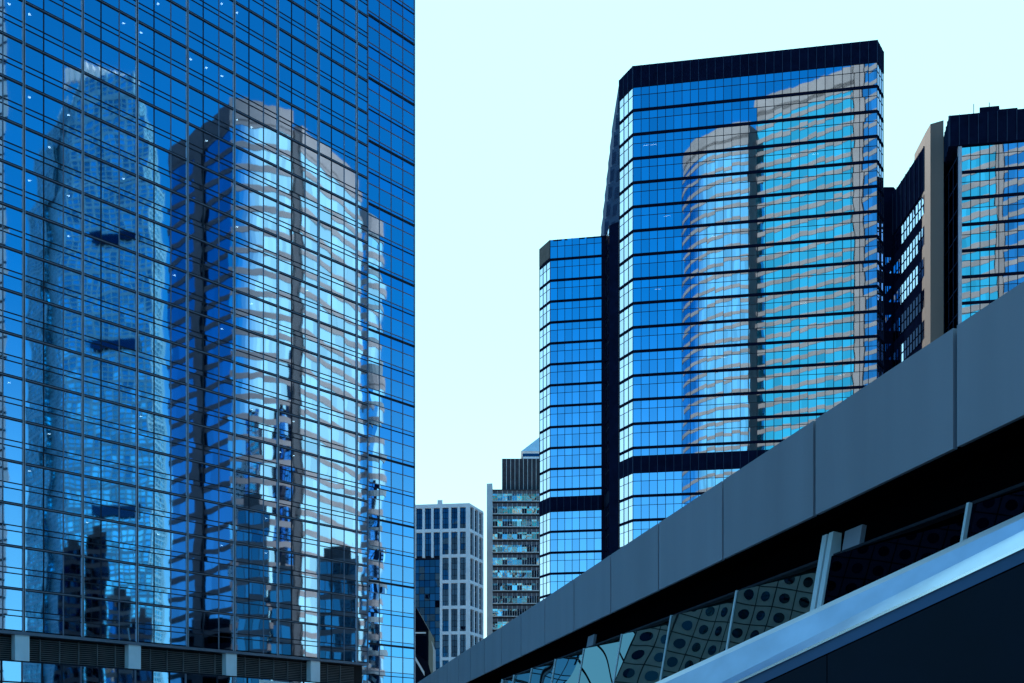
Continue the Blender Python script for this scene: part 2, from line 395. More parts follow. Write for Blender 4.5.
for a, b in zip(body[3:], body[4:]+body[:1]):
    for k in range(28): m_.quad((a.x, a.y, ZG-3.9*k-3.4), (b.x, b.y, ZG-3.9*k-3.4), (b.x, b.y, ZG-3.9*k), (a.x, a.y, ZG-3.9*k))
m_.build('rear_glazing', 'gR', R)
# lower wing
W0 = xy(550.2, 205.); wl = xy(539.7, 208.7); ZW = 97.9+CZ
w1 = hit(605, W0, dR); w1g = hit(601.6, W0, dR)
lvw = [(z0, z1, t, b) for z0, z1, t, b in lv+lv2 if z1 <= ZW+.3]
top = ZG-3.9*3
lvw = []
z1 = top
while z1-3.9 > MB1: lvw.append((z1-3.9+BH, z1, [z1-1.28], BH if z1 < top else 0)); z1 -= 3.9
lvw.append((MB1, z1, [], BH)); z1 = MB0
while z1 > 5: lvw.append((z1-3.9+BH, z1, [z1-1.28], BH)); z1 -= 3.9
curtain(R, [wl, W0, w1g], EYE, 1.307, lvw, 'gR', .0006)
m_ = MB(); m_.bar(w1g, w1, nR, 0, -1, .08, 0, top); m_.build('wing_pier', 'band', R)
# small corner that comes forward beside the wing, bright on its cut face
c0 = w1+Vector((.1, .0)); c1 = xy(609.2, 199.5)
curtain(R, [c0, c1], Vector((-60, 150)), 1.6, lvw, 'gR', .001)
c2 = xy(618.5, 198.)
m_ = MB(); m_.bar(c1, c2, nR, 0, -1, .05, 0, ZW); m_.build('wing_return_wall', 'roof', R)
ribbed(R, 'wing_plant_band', [wl, W0, w1], EYE, 1.307, MB0, MB1, .12)
wb = [wl, W0, w1, c1, c2, c2+Vector((4, 22)), wl+Vector((3, 24))]
m_ = MB(); m_.prism([p-nR*.35 if 0 < i < 5 else p+Vector((.4, .3)) for i, p in enumerate(wb)], 0, top); m_.build('wing_core', 'inner', R)
m_ = MB(); m_.prism([p for p in wb], top, ZW); m_.build('wing_roof', 'roof', R)
m_ = MB(); m_.bar(wl, W0, nrm(wl, W0, EYE-Vector((60, 0))), 0, 0, .12, top-3.3, top); m_.build('wing_louvre', 'brown', R)
# strip lights seen faintly in the offices
for px, k in ((790, 3), (812, 3), (643, 2), (650, 2), (664, 5), (711, 6), (655, 8), (800, 9), (838, 12), (720, 11)):
    a = hr(px, -.32); m_ = MB(); z = ZG-3.9*k-1.6
    m_.bar(a, a+dR*1.0, nR, 0, .02, .05, z, z+.10); m_.build('strip_light', 'striplight', R)

# ================================================================== second banded tower at the right edge
PQ = xy(961.3, 164.0); hq = lambda px, o=0.: hit(px, PQ+nR*o, dR)
Q = thing('office_tower', 'dark banded office tower with a beige stone pier, cut off by the right edge', 'tower', (PQ.x, PQ.y, 0))
ZQ = 92.3+CZ
e1 = hq(1075)
lvq = []; z1 = ZQ
while z1 > 5: lvq.append((z1-3.9+BH, z1, [z1-1.28], BH if z1 < ZQ else 0)); z1 -= 3.9
curtain(Q, [PQ, e1], EYE, 1.307, lvq, 'gR', .0005)
m_ = MB(); m_.bar(PQ-dR*.45, PQ+dR*.05, nR, 0, -.6, .14, 0, ZQ+.2); m_.build('corner_post', 'light', Q)
s1 = xy(944.5, 171.0)
def curtain_dark(root, pts, eye, mod, z0, z1, fh, gm='gD'):
    z = z1
    while z > z0+.5:
        g_ = MB(); f_ = MB()
        for leg, (a, b) in zip(divide(pts, mod), zip(pts, pts[1:])):
            n = nrm(a, b, eye); d = (b-a).normalized()
            for p, q in zip(leg, leg[1:]): pane(g_, p, q, n, max(z0, z-fh), z, .002)
            for p in leg: f_.bar(p-d*.05, p+d*.05, n, 0, -.02, .06, max(z0, z-fh), z)
            f_.bar(leg[0], leg[-1], n, 0, -.02, .08, z-.12, z)
        w = g_.build('side_window_band', gm, root); f_.build('glazing_bars', 'rib', w); z -= fh
curtain_dark(Q, [s1, PQ-dR*.45], Vector((0, 100)), 2.1, 0, ZQ-1.2, 3.9)
b0 = hq(949.6, .25); b1 = xy(944.2, 169.5); e1b = hit(1075, b0, dR)
zb_top = CZ+(HY-115.9)/F*b0.y
ribbed(Q, 'roof_parapet', [b1, b0, e1b], EYE-Vector((40, 0)), 1.307, ZQ+.25, zb_top, .18)
m_ = MB(); m_.prism([b1, b0, e1b, e1b-nR*20, b1+Vector((2, 14))], ZQ+.22, zb_top-.1); m_.build('roof', 'roof', Q)
# stone pier
p0 = xy(925.2, 171.6); p1 = xy(930.4, 169.2); p2 = xy(943.6, 168.2)
zp = zz(124, 169.2)
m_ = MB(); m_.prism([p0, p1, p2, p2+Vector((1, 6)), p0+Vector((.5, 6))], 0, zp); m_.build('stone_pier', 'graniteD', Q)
# receding dark side with sky-mirroring glass in its top rows
q0 = xy(924.6, 172.2); q1 = xy(893.4, 186.5); zq = 97.2+CZ
q1 = Vector((q0.x+.1, 186.5))
ww = Vector((0, 120))
m_ = MB(); m_.prism([q0, q1, q1+Vector((14, 0)), q0+Vector((14, 0))], 0, zq-7.2); m_.build('side_core', 'roof', Q)
ribbed(Q, 'side_parapet', [q1, q0], ww, 2.0, zq-7, zq, .2)
m_ = MB(); m_.prism([q0+Vector((.3, 0)), q1+Vector((.3, 0)), q1+Vector((14, 0)), q0+Vector((14, 0))], zq-7.1, zq-.2); m_.build('side_roof', 'roof', Q)
for k in range(20):
    z1 = zq-7.6-4.9*k
    if z1 < 4: break
    g_ = MB(); f_ = MB()
    for leg in divide([q1+Vector((-.06, 0)), q0+Vector((-.06, 0))], 1.35):
        for a, b in zip(leg, leg[1:]): pane(g_, a, b, Vector((-1, 0)), z1-2.9, z1, .004, 0 if k < 3 or random.random() < .1 else 1)
        for p in leg: f_.bar(p-Vector((0, .1)), p+Vector((0, .1)), Vector((-1, 0)), 0, -.02, .06, z1-2.9, z1)
        f_.bar(leg[0], leg[-1], Vector((-1, 0)), 0, -.02, .06, z1-1.5, z1-1.35)
    w = g_.build('side_window_band', ['gR', 'gD'], Q); f_.build('glazing_bars', 'band', w)
# far low end of the same side
r0 = xy(893.6, 187.); r1 = xy(884.0, 187.); zr = zz(187, 187)
m_ = MB(); m_.prism([r1, r0, r0+Vector((10, 12)), r1+Vector((0, 12))], 0, zr); m_.build('rear_wing', 'roof', Q)
for k in range(9):
    z1 = zr-12-4.9*k
    a = xy(885.4, 186.95)
    g_ = MB()
    for j in range(2): pane(g_, a+Vector((.5*j, -.03)), a+Vector((.5*j+.42, -.03)), Vector((0, -1)), z1-2.7, z1, .01)
    g_.build('rear_window', 'gR' if k < 4 else 'gD', Q)
m_ = MB(); m_.prism(offset([PQ, e1, e1-nR*24, s1+Vector((3, 14)), s1], -.4), 0, ZQ); m_.build('core', 'inner', Q)
# penthouse and aerials
k0 = at(982, 110, 172); k1 = at(999, 105.5, 172)
m_ = MB(); m_.prism([hq(979.5, -5), hq(999.3, -5), hq(1001, -12), hq(984, -12)], zb_top-1, zz(106.5, hq(990, -5).y)); m_.build('penthouse', 'roof', Q)
m_ = MB(); m_.prism([hq(999.5, -5), hq(1017.5, -5), hq(1019, -12), hq(1001, -12)], zb_top-1, zz(108.5, hq(1008, -5).y)); m_.build('penthouse', 'roof', Q)
for px, py in ((973.7, 104), (989.3, 102.5)):
    p = xy(px, 173); m_ = MB(); m_.prism([p+Vector(q)*.04 for q in ((-1, -1), (1, -1), (1, 1), (-1, 1))], zb_top-1, zz(py, 173))
    m_.build('aerial', 'rib', Q)

# ================================================================== tapering tower behind
b = thing('tapering_tower', 'grey lattice tower with slanting edge, a sliver behind the tall banded tower', 'tower', (24, 250, 0))
m_ = MB(); Y = 250.
A = at(619.5, 80, Y); B = at(599.5, 262, Y); C_ = at(572, 520, Y)
def taper(f): z = A.z*f; return (A.x+(C_.x-A.x)*((A.z-z)/(A.z-C_.z)), z)
K = 40; z_bot = 0
prev = None
wm = MB()
for i in range(K+1):
    z = A.z*(1-i/K); x = A.x+(C_.x-A.x)*((A.z-z)/(A.z-C_.z)); cur = (x, z)
    if prev:
        xa, za = prev; m_.prism([(max(x, xa-.0), Y), (30, Y), (30, Y+20), (max(x, xa), Y+20)], z, za, 0, cap=False)
        n2 = 12
        for j in range(n2):
            xs = x+.3+j*1.5
            wm.quad((xs, Y-.05, z+.4), (xs+.9, Y-.05, z+.9), (xs+1.1, Y-.05, za-.5), (xs+.2, Y-.05, za-.9), 0)
    prev = cur
m_.build('wall', 'teal', b); wm.build('window_lattice', 'rib', b)
m_ = MB(); m_.poly([(A.x, Y, A.z), (30, Y, A.z), (30, Y+20, A.z), (A.x, Y+20, A.z)]); m_.build('roof', 'roof', b)

# ================================================================== pale grid office block
GY = 320.
b = thing('office_block', 'lilac white office block with a grid of tall dark windows', 'building', (-20, GY, 0))
gc = xy(469.3, GY); gl_ = xy(392, GY+3); gr = xy(483.2, 330.5)
zt = zz(503, GY); ch = 25.75*GY/F; cw = (gc-gl_).length
nG = nrm(gl_, gc, (0, 0)); nGr = nrm(gc, gr, (60, 200))
m_ = MB(); m_.prism([gl_-nG*1.2, gc-nG*1.2-Vector((1, 0)), gr-nGr*1.2-Vector((1, 0)), gl_+Vector((0, 16))], 0, zt-.5); m_.build('core', 'inner', b)
vm = 8.95*GY/F; nc = int(cw/vm); d = (gc-gl_).normalized()
rows = int(zt/ch)
wall = MB(); 
def cell_in_void(i, r): return r >= 2 and (i >= 3 and i <= 6)      # i counted from the corner
for r in range(rows+1):
    zt_r = zt-.55-(ch*r)
    wall.bar(gl_, gc, nG, 0, -1.1, 0, zt_r-.15 if r else zt-1.1, zt_r+.75 if r else zt, 0) if r < 2 else wall.bar(gc-d*vm*3.2 if True else gl_, gc, nG, 0, -1.1, 0, zt_r-.15, zt_r+.75)
for i in range(nc+1):
    p = gc-d*(vm*i+.55)
    z0 = 0 if i <= 3 or i > 6 else zt-.55-ch*2
    wd = .35 if i else .5
    wall.bar(p-d*wd, p+d*wd, nG, 0, -1.1, .004, z0, zt-.2)
wall.build('facade_frame', 'stone', b)
d2 = (gr-gc).normalized(); lr = (gr-gc).length; wall = MB()
for i in range(4):
    p = gc+d2*(lr/3*i*.96+.4); wall.bar(p-d2*.4, p+d2*.4, nGr, 0, -1, .004, 0, zt-.2)
for r in range(rows+1): wall.bar(gc, gr, nGr, 0, -1, 0, zt-.7-ch*r, zt+.2-ch*r if r else zt)
wall.build('side_frame', 'stone', b)
for i in range(nc):
    for r in range(rows):
        if 3 <= i <= 5 and r >= 2: continue
        if r > 6: continue
        a = gc-d*(vm*i+.9); c = gc-d*(vm*(i+1)+.2); z1 = zt-.7-ch*r; w = MB(); f = MB()
        for j in range(4): pane(w, c, a, nG, z1-ch+.6+(ch-.6)/4*j, z1-ch+.6+(ch-.6)/4*(j+1), .006, 0, -.8); f.bar(c, a, nG, 0, -.82, -.74, z1-ch+.6+(ch-.6)/4*j, z1-ch+.7+(ch-.6)/4*j)
        mid = a.lerp(c, .5); f.bar(mid-d*.05, mid+d*.05, nG, 0, -.82, -.74, z1-ch+.6, z1)
        o = w.build('window', 'gB', b); f.build('window_bars', 'band', o)
for i in range(3):
    for r in range(7):
        a = gc+d2*(lr/3*i*.96+.8); c = gc+d2*(lr/3*(i+1)*.96); z1 = zt-.7-ch*r; w = MB()
        for j in range(4): pane(w, a, c, nGr, z1-ch+.8+(ch-.8)/4*j, z1-ch+.8+(ch-.8)/4*(j+1)-.12, .006, 0, -.7)
        w.build('window', 'gB', b)
w = MB(); f = MB(); a0 = gc-d*(vm*6.4); a1 = gc-d*(vm*3+.9)
for r in range(30):
    z1 = zt-1-ch*2-2*r
    if z1 < 3: break
    for leg in divide([a0, a1], 1.5):
        for p, q in zip(leg, leg[1:]): pane(w, p, q, nG, z1-2, z1, .02, 0, -.9)
        for p in leg: f.bar(p-d*.05, p+d*.05, nG, 0, -.92, -.82, z1-2, z1)
    f.bar(a0, a1, nG, 0, -.92, -.8, z1-.12, z1)
o = w.build('atrium_window', 'gB', b); f.build('window_bars', 'band', o)
m_ = MB(); m_.prism([xy(437.5, 325), xy(442.5, 325), xy(442.5, 328), xy(437.5, 328)], zt-.5, zz(500, 325)); m_.build('roof_plant', 'stone', b)

# ================================================================== dark slanted block in front of it
b = thing('office_block', 'low near black block with slanting edge beside the blue glass tower', 'building', (-16, 200, 0))
Y = 190.
def slant(mb, pp, y0, y1, m=0):
    n = len(pp)
    f0 = [at(px, py, Y) for px, py in pp]; A_ = [(p.x, y0, p.z) for p in f0]; B_ = [(p.x, y1, p.z) for p in f0]
    mb.poly(A_, m); mb.poly(list(reversed(B_)), m)
    for i in range(n): j = (i+1) % n; mb.quad(A_[i], B_[i], B_[j], A_[j], m)
m_ = MB(); slant(m_, [(404, 590), (413.5, 602.5), (428.6, 629.5), (428.6, 664), (434.6, 690), (434.6, 760), (404, 760)], Y, Y+14); m_.build('wall', 'navy', b)
m_ = MB(); slant(m_, [(413, 632.2), (426, 632.2), (426, 633.6), (413, 633.6)], Y-.15, Y+.5)
slant(m_, [(431, 640), (434.8, 650), (434.8, 760), (432.6, 760), (432.6, 650)], Y+1, Y+2)
slant(m_, [(414, 654), (424.5, 672), (424.5, 676), (414, 658)], Y-.15, Y+.5); m_.build('pale_trim', 'stone', b)
w = MB(); slant(w, [(414.2, 606), (427, 630), (414.2, 630)], Y-.1, Y+.3); slant(w, [(415, 636), (426.6, 636), (426.6, 661), (415, 652)], Y-.1, Y+.3); w.build('window', 'gB', b)

# ================================================================== banded block with white pier
BY = 340.
b = thing('office_block', 'brown and silver banded office block with a white side pier and a ribbed upper storey', 'building', (0, BY, 0))
x0 = xy(492.6, BY).x; x1 = xy(566, BY).x; zt = zz(490.5, BY)
fhh = 12.8*BY/F; eyeB = Vector((0, 0)); nB = Vector((0, -1))
m_ = MB(); m_.prism([(x0, BY+.6), (x1, BY+.6), (x1, BY+16), (x0, BY+16)], 0, zt); m_.build('core', 'brown', b)
for k in range(18):
    z1 = zt-fhh*k
    if z1 < 4: break
    w = MB(); f = MB(); sp = MB(); nn2 = 15; ww_ = (x1-x0)/nn2
    for i in range(nn2):
        xa = x0+ww_*i
        pane(w, Vector((xa, BY)), Vector((xa+ww_, BY)), nB, z1-3.15, z1-1.6, .03, 0, 0); pane(w, Vector((xa, BY)), Vector((xa+ww_, BY)), nB, z1-1.6, z1-1.0, .02, 0, 0)
        f.prism([(xa-.05, BY-.12), (xa+.05, BY-.12), (xa+.05, BY+.1), (xa-.05, BY+.1)], z1-3.15, z1-1.0)
        f.prism([(xa-.05+ww_/2, BY-.1), (xa+.03+ww_/2, BY-.1), (xa+.03+ww_/2, BY+.1), (xa-.05+ww_/2, BY+.1)], z1-3.15, z1-1.0)
        sp.prism([(xa, BY-.05), (xa+ww_-.08, BY-.05), (xa+ww_-.08, BY+.5), (xa, BY+.5)], z1-.98, z1-.06, 0)
        sp.prism([(xa-.06, BY-.16), (xa+.06, BY-.16), (xa+.06, BY+.1), (xa-.06, BY+.1)], z1-1.15, z1-.05, 1)
    sp.prism([(x0, BY-.2), (x1, BY-.2), (x1, BY+.1), (x0, BY+.1)], z1-3.4, z1-3.15, 1)
    o = w.build('window_band', 'gT', b); f.build('window_bars', 'white', o); sp.build('spandrel_band', ['spand', 'white'], b)
m_ = MB(); m_.prism([xy(486.8, BY-1), xy(492.4, BY-1.4), xy(493, BY+14), xy(487.3, BY+14)], 0, zz(484.5, BY)); m_.build('side_pier', 'white', b)
ux0 = xy(502.2, BY+2).x; zu = zz(456.8, BY)
m_ = MB(); m_.prism([(ux0, BY+2), (x1, BY+2), (x1, BY+14), (ux0, BY+14)], zt-.5, zu); m_.build('upper_storey', 'brown', b)
m_ = MB()
for i in range(12):
    xa = ux0+i*1.32
    m_.prism([(xa-.09, BY+1.8), (xa+.09, BY+1.8), (xa+.09, BY+2.1), (xa-.09, BY+2.1)], zt, zu-.1, 0)
m_.build('upper_ribs', 'alum', b)
m_ = MB(); m_.prism([(x0-.1, BY-.3), (x1, BY-.3), (x1, BY+16), (x0, BY+16)], zt-.06, zt+.25); m_.build('roof', 'brown', b)

# ================================================================== distant pointed roof
b = thing('pointed_tower', 'pale blue tower with a pointed sloping roof, just peeping over the banded brown block', 'tower', (20, 520, 0))
Y = 520.
m_ = MB(); a = at(521, 451.3, Y); c = at(546, 425, Y); d_ = at(571, 451.3, Y)
ba = [(a.x, Y, a.z), (d_.x, Y, a.z), (d_.x, Y+24, a.z), (a.x, Y+24, a.z)]; ap = (c.x, Y+12, c.z)
for i in range(4): m_.poly([ba[i], ba[(i+1) % 4], ap])
m_.poly(list(reversed(ba))); m_.build('roof', 'stone', b)
m_ = MB(); m_.prism([(a.x+1, Y+1), (d_.x-1, Y+1), (d_.x-1, Y+22), (a.x+1, Y+22)], 0, a.z-.02)
m_.build('wall', 'stone', b)
for k in range(8):
    w = MB(); w.prism([(a.x+.8, Y+.8), (d_.x-.8, Y+.8), (d_.x-.8, Y+22.2), (a.x+.8, Y+22.2)], a.z-2.2-3.6*k, a.z-.8-3.6*k); w.build('window_band', 'gB', b)

# ================================================================== buildings across the street, seen as reflections
def arc(c, r, a0, a1, n): return [Vector((c[0]+r*math.cos(math.radians(a0+(a1-a0)*i/n)), c[1]+r*math.sin(math.radians(a0+(a1-a0)*i/n)))) for i in range(n+1)]
def striped(name, label, bodies, fh, frac, loc, group=None, sub=4., edge='granite', gm='gS', top=1.1):
    r = thing(name, label, 'tower', (loc[0], loc[1], 0), group)
    for pts, h, *g9 in bodies:
        g_ = MB(); n = len(pts); k = 0
        while h-fh*k > 0:
            z1 = h-fh*k; z0 = max(0, z1-fh)
            for i in range(n):
                a, b2 = Vector(pts[i]), Vector(pts[(i+1) % n])
                nn_ = max(1, round((b2-a).length/sub))
                for j in range(nn_): 
                    p, q = a.lerp(b2, j/nn_), a.lerp(b2, (j+1)/nn_)
                    nv = -nrm(p, q, sum((Vector(t) for t in pts), Vector((0, 0)))/n)
                    pane(g_, p, q, nv, z0, z1, .004)
            k += 1
        g_.build('glazing', g9[0] if g9 else gm, r)
        o1 = offset(pts, .14)
        k = 0
        while h-fh*k > 0:
            z1 = h-fh*k; m_ = MB(); hh = fh*(g9[2] if len(g9) > 2 else frac) if k else fh*top
            m_.prism(o1, max(0, z1-hh), z1); m_.build('stone_band', g9[1] if len(g9) > 1 else edge, r); k += 1
    return r
mL = lambda px, Y: mirror(PL, nL, xy(px, Y))
mRr = lambda px, Y: mirror(PR, nR, xy(px, Y))
# round-ended striped tower east of the street
c = mL(252, 278)
drum = [mL(HX+F*(q.x/q.y), q.y) for q in arc(xy(252, 278), 21, 270, 309, 16)]+[mL(292, 284), mL(236, 284)]
flat = [mL(170, 277), mL(231.5, 257.6), mL(235, 284), mL(184, 300)]  # unlit side: its shade is painted as darker glass and charcoal bands
sl0, sl1 = mL(302, 268), mL(361, 292)
back = (sl1-sl0).normalized(); bn = Vector((-back.y, back.x))
if bn.dot(PL-sl0) > 0: bn = -bn
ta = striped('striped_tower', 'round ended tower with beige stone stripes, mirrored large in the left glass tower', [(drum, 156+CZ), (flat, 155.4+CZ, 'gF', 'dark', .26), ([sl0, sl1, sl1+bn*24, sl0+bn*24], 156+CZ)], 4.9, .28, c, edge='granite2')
g0 = mL(294, 266); g1 = mL(302.5, 269)
m_ = MB(); m_.prism([g0, g1, g1+bn*8, g0+bn*8], 0, 154+CZ); m_.build('service_shaft', 'dark', ta)
g0 = mL(195, 268.0); g1 = mL(201, 266.2)
m_ = MB(); m_.prism(offset([g0, g1, mL(202, 272), mL(196, 272)], .3), 0, 150+CZ); m_.build('dark_pilaster', 'dark', ta)
c = mL(376, 312)
striped('round_tower', 'slim round striped tower mirrored in the set back wing of the left tower', [(arc(c, 5.4, 0, 345, 24), 156+CZ)], 4.9, .34, c, sub=2, edge='granite2')
c = mL(386, 300)
striped('round_tower', 'shorter slim round tower mirrored low in the right wing of the left tower', [(arc(c, 3.0, 0, 345, 18), 110+CZ)], 4.9, .34, c, sub=2, edge='granite2')
# tall stepped tower
tp = [(28, 432), (44, 418), (50, 424), (60, 412), (66, 408), (152, 404), (162, 414), (164, 452), (30, 470)]
Yv = 412.
cc = mL(95, 430)
tcw = thing('stepped_tower', 'very tall pale blue tower with stepped crown, mirrored in the left glass tower', 'tower', (cc.x, cc.y, 0))
tiers = [(190, 28, 164), (130, 38, 157), (106, 48, 149), (86, 58, 141)]
zprev = 0
for py, l_, r_ in tiers:
    z1 = zz(py, Yv); sc_ = (r_-l_)/136.
    poly = [mL(l_+(px-28)*sc_, Y) for px, Y in tp]
    m_ = MB(); n = len(poly); k = 0; z = zprev
    while z < z1-.2:
        zn = min(z1, z+4)
        for i in range(n):
            a, b2 = poly[i], poly[(i+1) % n]; nn_ = max(1, round((b2-a).length/2.6))
            nv = -nrm(a, b2, cc)
            for j in range(nn_): pane(m_, a.lerp(b2, j/nn_), a.lerp(b2, (j+1)/nn_), nv, z, zn, .02)
        z = zn
    m_.poly([(p.x, p.y, z1) for p in poly]); o = m_.build('tower_tier', 'gC', tcw)
    f_ = MB(); 
    for i in range(n):
        a, b2 = poly[i], poly[(i+1) % n]; nn_ = max(1, round((b2-a).length/2.6)); nv = -nrm(a, b2, cc); dd = (b2-a).normalized()
        for j in range(nn_+1):
            p = a.lerp(b2, j/nn_); f_.bar(p-dd*(.12 if j % 4 else .3), p+dd*(.12 if j % 4 else .3), nv, 0, -.1, .3, zprev, z1+.6)
    z = zprev
    while z < z1: 
        op = offset(poly, .15)
        f_.prism(op, z, z+(.5 if int(z/2) % 4 else 1.1), 0, cap=False); z += 2
    f_.build('tower_fins', 'steel', o); zprev = z1
for py in (246, 352, 516):
    z1 = zz(py, Yv); a, b2 = mL(92, 405.4), mL(138, 403.7); nv = -nrm(a, b2, cc)
    m_ = MB(); m_.bar(a, b2, nv, 0, -.3, .7, z1-2.0, z1+2.0); m_.build('plant_band', 'gB', tcw)
poly = [mL(px, Y) for px, Y in ((64, 410), (134, 408))]
for i in range(13):
    p = poly[0].lerp(poly[1], i/12); dd = (poly[1]-poly[0]).normalized(); nv = -nrm(poly[0], poly[1], cc)
    m_ = MB(); m_.bar(p-dd*.7, p+dd*.7, nv, 0, -1.4, .2, zprev-1, zz(68+abs(i-4)*1.6, Yv)); m_.build('crown_fin', 'white', tcw)
# lower buildings in this reflection; teal ones stand in for striped tower's shaded foot
lows = [(60, 83, 548, 300, 'near black block reflected at the foot of the stepped tower, left of two', 'gB'),
        (85, 106, 534, 290, 'dark block reflected at the foot of the stepped tower, right of two', 'gB'),
        (132, 152, 618, 260, 'short dark block reflected below the right edge of the stepped tower', 'gB'),
        (237, 268, 506, 232, 'slim dark block standing in for the shaded foot of the round striped tower', 'gTd'),
        (318, 358, 558, 235, 'broad dark block standing in for shaded tower stripes, reflected low near right end', 'gTd'),
        (272, 292, 566, 228, 'dark block standing in for shade, reflected low beside the round striped tower', 'gTd'),
        (108, 131, 596, 330, 'pale low block reflected at the foot of the stepped tower', 'gT')]
for l_, r_, py, Y, lab, gm in lows:
    a, b2, c_, d_ = mL(l_, Y), mL(r_, Y-1), mL(r_, Y+14), mL(l_, Y+14); h = zz(py, Y)
    r = thing('office_block', lab, 'building', (a.x, a.y, 0)); cen = (a+b2+c_+d_)/4
    k = 0; g_ = MB(); pl = [a, b2, c_, d_]
    while h-3.8*k > 0:
        z1 = h-3.8*k-1.2; z0 = max(0, z1-2.6)
        for i in range(4):
            p, q = pl[i], pl[(i+1) % 4]; nv = -nrm(p, q, cen); nn_ = max(1, round((q-p).length/1.8))
            if z1 > .1:
                for j in range(nn_): pane(g_, p.lerp(q, j/nn_), p.lerp(q, (j+1)/nn_-.08/nn_), nv, z0, z1, .01, 0, .06)
        k += 1
    g_.build('glazing', gm, r); m_ = MB(); m_.prism(pl, 0, h); m_.build('wall', {'gB': 'dark', 'gTd': 'grey'}.get(gm, 'granite'), r)
    m_ = MB(); m_.prism(offset(pl, -1.5), h, h+2.5); m_.build('roof_plant', 'dark', r)
# beige slab at the very left of the reflection
a = [mL(-40, 240), mL(5.5, 238), mL(5.5, 260), mL(-40, 262)]
r = thing('stone_tower', 'beige stone tower mirrored as a thin strip at the extreme left edge', 'tower', (a[0].x, a[0].y, 0))
m_ = MB(); m_.prism(a, 0, 190); m_.build('wall', 'white', r)
for k in range(45):
    w = MB(); w.prism(offset(a, .05), 6+4*k, 6.5+4*k, 0, cap=False); w.build('window_band', 'gB', r)
# the striped tower behind the camera, seen in the right tower
dc = mRr(746, 408); vs = lambda px, Y: mRr(px, Y)
drum = [mRr(HX+F*(q.x/q.y), q.y) for q in arc(xy(746, 408), 23.4, 180, 260, 26)]+[mRr(747, 400), mRr(690, 420)]
K2 = 370*1962.
s0, s1_ = mRr(757, K2/(757+1100)), mRr(853, K2/(853+1100))
bk = (s1_-s0).normalized(); bn = Vector((-bk.y, bk.x))
if bn.y > 0: bn = -bn
s2 = mRr(863, K2/(863+1100))
tb = striped('striped_tower', 'tall round ended tower with beige stripes, mirrored in the tall banded tower', [(drum, 226+CZ, 'gS3', 'granite', .27), ([s0, s1_, s1_+bn*26, s0+bn*26], 237+CZ)], 4.7, .33, dc, sub=3., gm='gS2', top=1.7)
m_ = MB(); m_.prism([s1_+bk*.4, s2, s2+bn*20, s1_+bk*.4+bn*20], 0, 239+CZ); m_.build('stone_pier', 'granite', tb)
g0, g1 = mRr(748, 386), mRr(757, 391)
m_ = MB(); m_.prism([g0, g1, g1+bn*8, g0+bn*8], 0, 226+CZ); m_.build('service_shaft', 'dark', tb)
t0, t1 = mRr(864.5, 366), mRr(912, 352)
striped('striped_tower', 'darker striped tower mirrored narrowly at the right edge of the tall banded tower', [([t0, t1, t1+bn*22, t0+bn*22], 246+CZ)], 4.7, .3, t0, sub=3., gm='gN')
t0, t1, t2 = mRr(948, 352), mRr(986, 345), mRr(993, 343.5)
tt = striped('striped_tower', 'beige striped tower with a stone pier, mirrored in the banded tower at the right edge', [([t0, t1, t1+bn*20, t0+bn*20], 240+CZ)], 4.7, .38, t0, sub=3., gm='gS2', top=1.7)
m_ = MB(); m_.prism([t1+bk*.3, t2, t2+bn*18, t1+bk*.3+bn*18], 0, 242+CZ); m_.build('stone_pier', 'granite', tt)
t3, t4 = mRr(994, 341), mRr(1075, 326)
striped('striped_tower', 'wide striped tower mirrored in the outermost panes at the right edge', [([t3, t4, t4+bn*20, t3+bn*20], 250+CZ)], 4.7, .34, t3, sub=3., gm='gN')

# ================================================================== porthole building up the street on the left
h0 = Vector((-53.6, 99.3)); h1 = Vector((-88, 38)); hd = (h1-h0).normalized(); hn = nrm(h0, h1, (0, 0)); HL = (h1-h0).length
r = thing('porthole_tower', 'pale tower with rows of round windows, mirrored in the slanting glass under the canopy', 'tower', (h0.x, h0.y, 0))
pit = 2.1; HH = 122.
m_ = MB(); m_.prism([h0, h1, h1-hn*26, h0-hn*26], 0, HH); m_.build('wall', 'alum', r)
nco = int(HL/pit)
for k in range(int(HH/pit)-1):
    w = MB(); z = 3+pit*k+pit/2
    for i in range(nco):
        c = h0+hd*(pit*(i+.5))+hn*.06; n = 14; w.poly([(c.x+hd.x*.55*math.cos(q*6.2832/n), c.y+hd.y*.55*math.cos(q*6.2832/n), z+.55*math.sin(q*6.2832/n)) for q in range(n)])
    w.build('window_row', 'gP', r)
for k in range(0, int(HH/pit)-1):
    w = MB(); w.bar(h0, h1, hn, 0, .0, .04, 3+pit*k-.05, 3+pit*k+.05)
    w.build('wall_joint', 'dark', r)
hs = h0-hn*26; hsn = -nrm(h0, hs, h1)
for k in range(int(HH/3.6)-1):
    w = MB(); z = 2+3.6*k
    for i in range(14):
        p = h0.lerp(hs, i/14); q = h0.lerp(hs, (i+.86)/14); pane(w, p, q, hsn, z, z+2.3, .006, 0, .06)
    w.build('side_window_band', 'gTd', r)
w = MB()
for i in range(nco+1):
    p = h0+hd*(pit*i); w.bar(p-hd*.05, p+hd*.05, hn, 0, 0, .05, 0, HH-.1)
w.build('wall_ribs', 'dark', r)

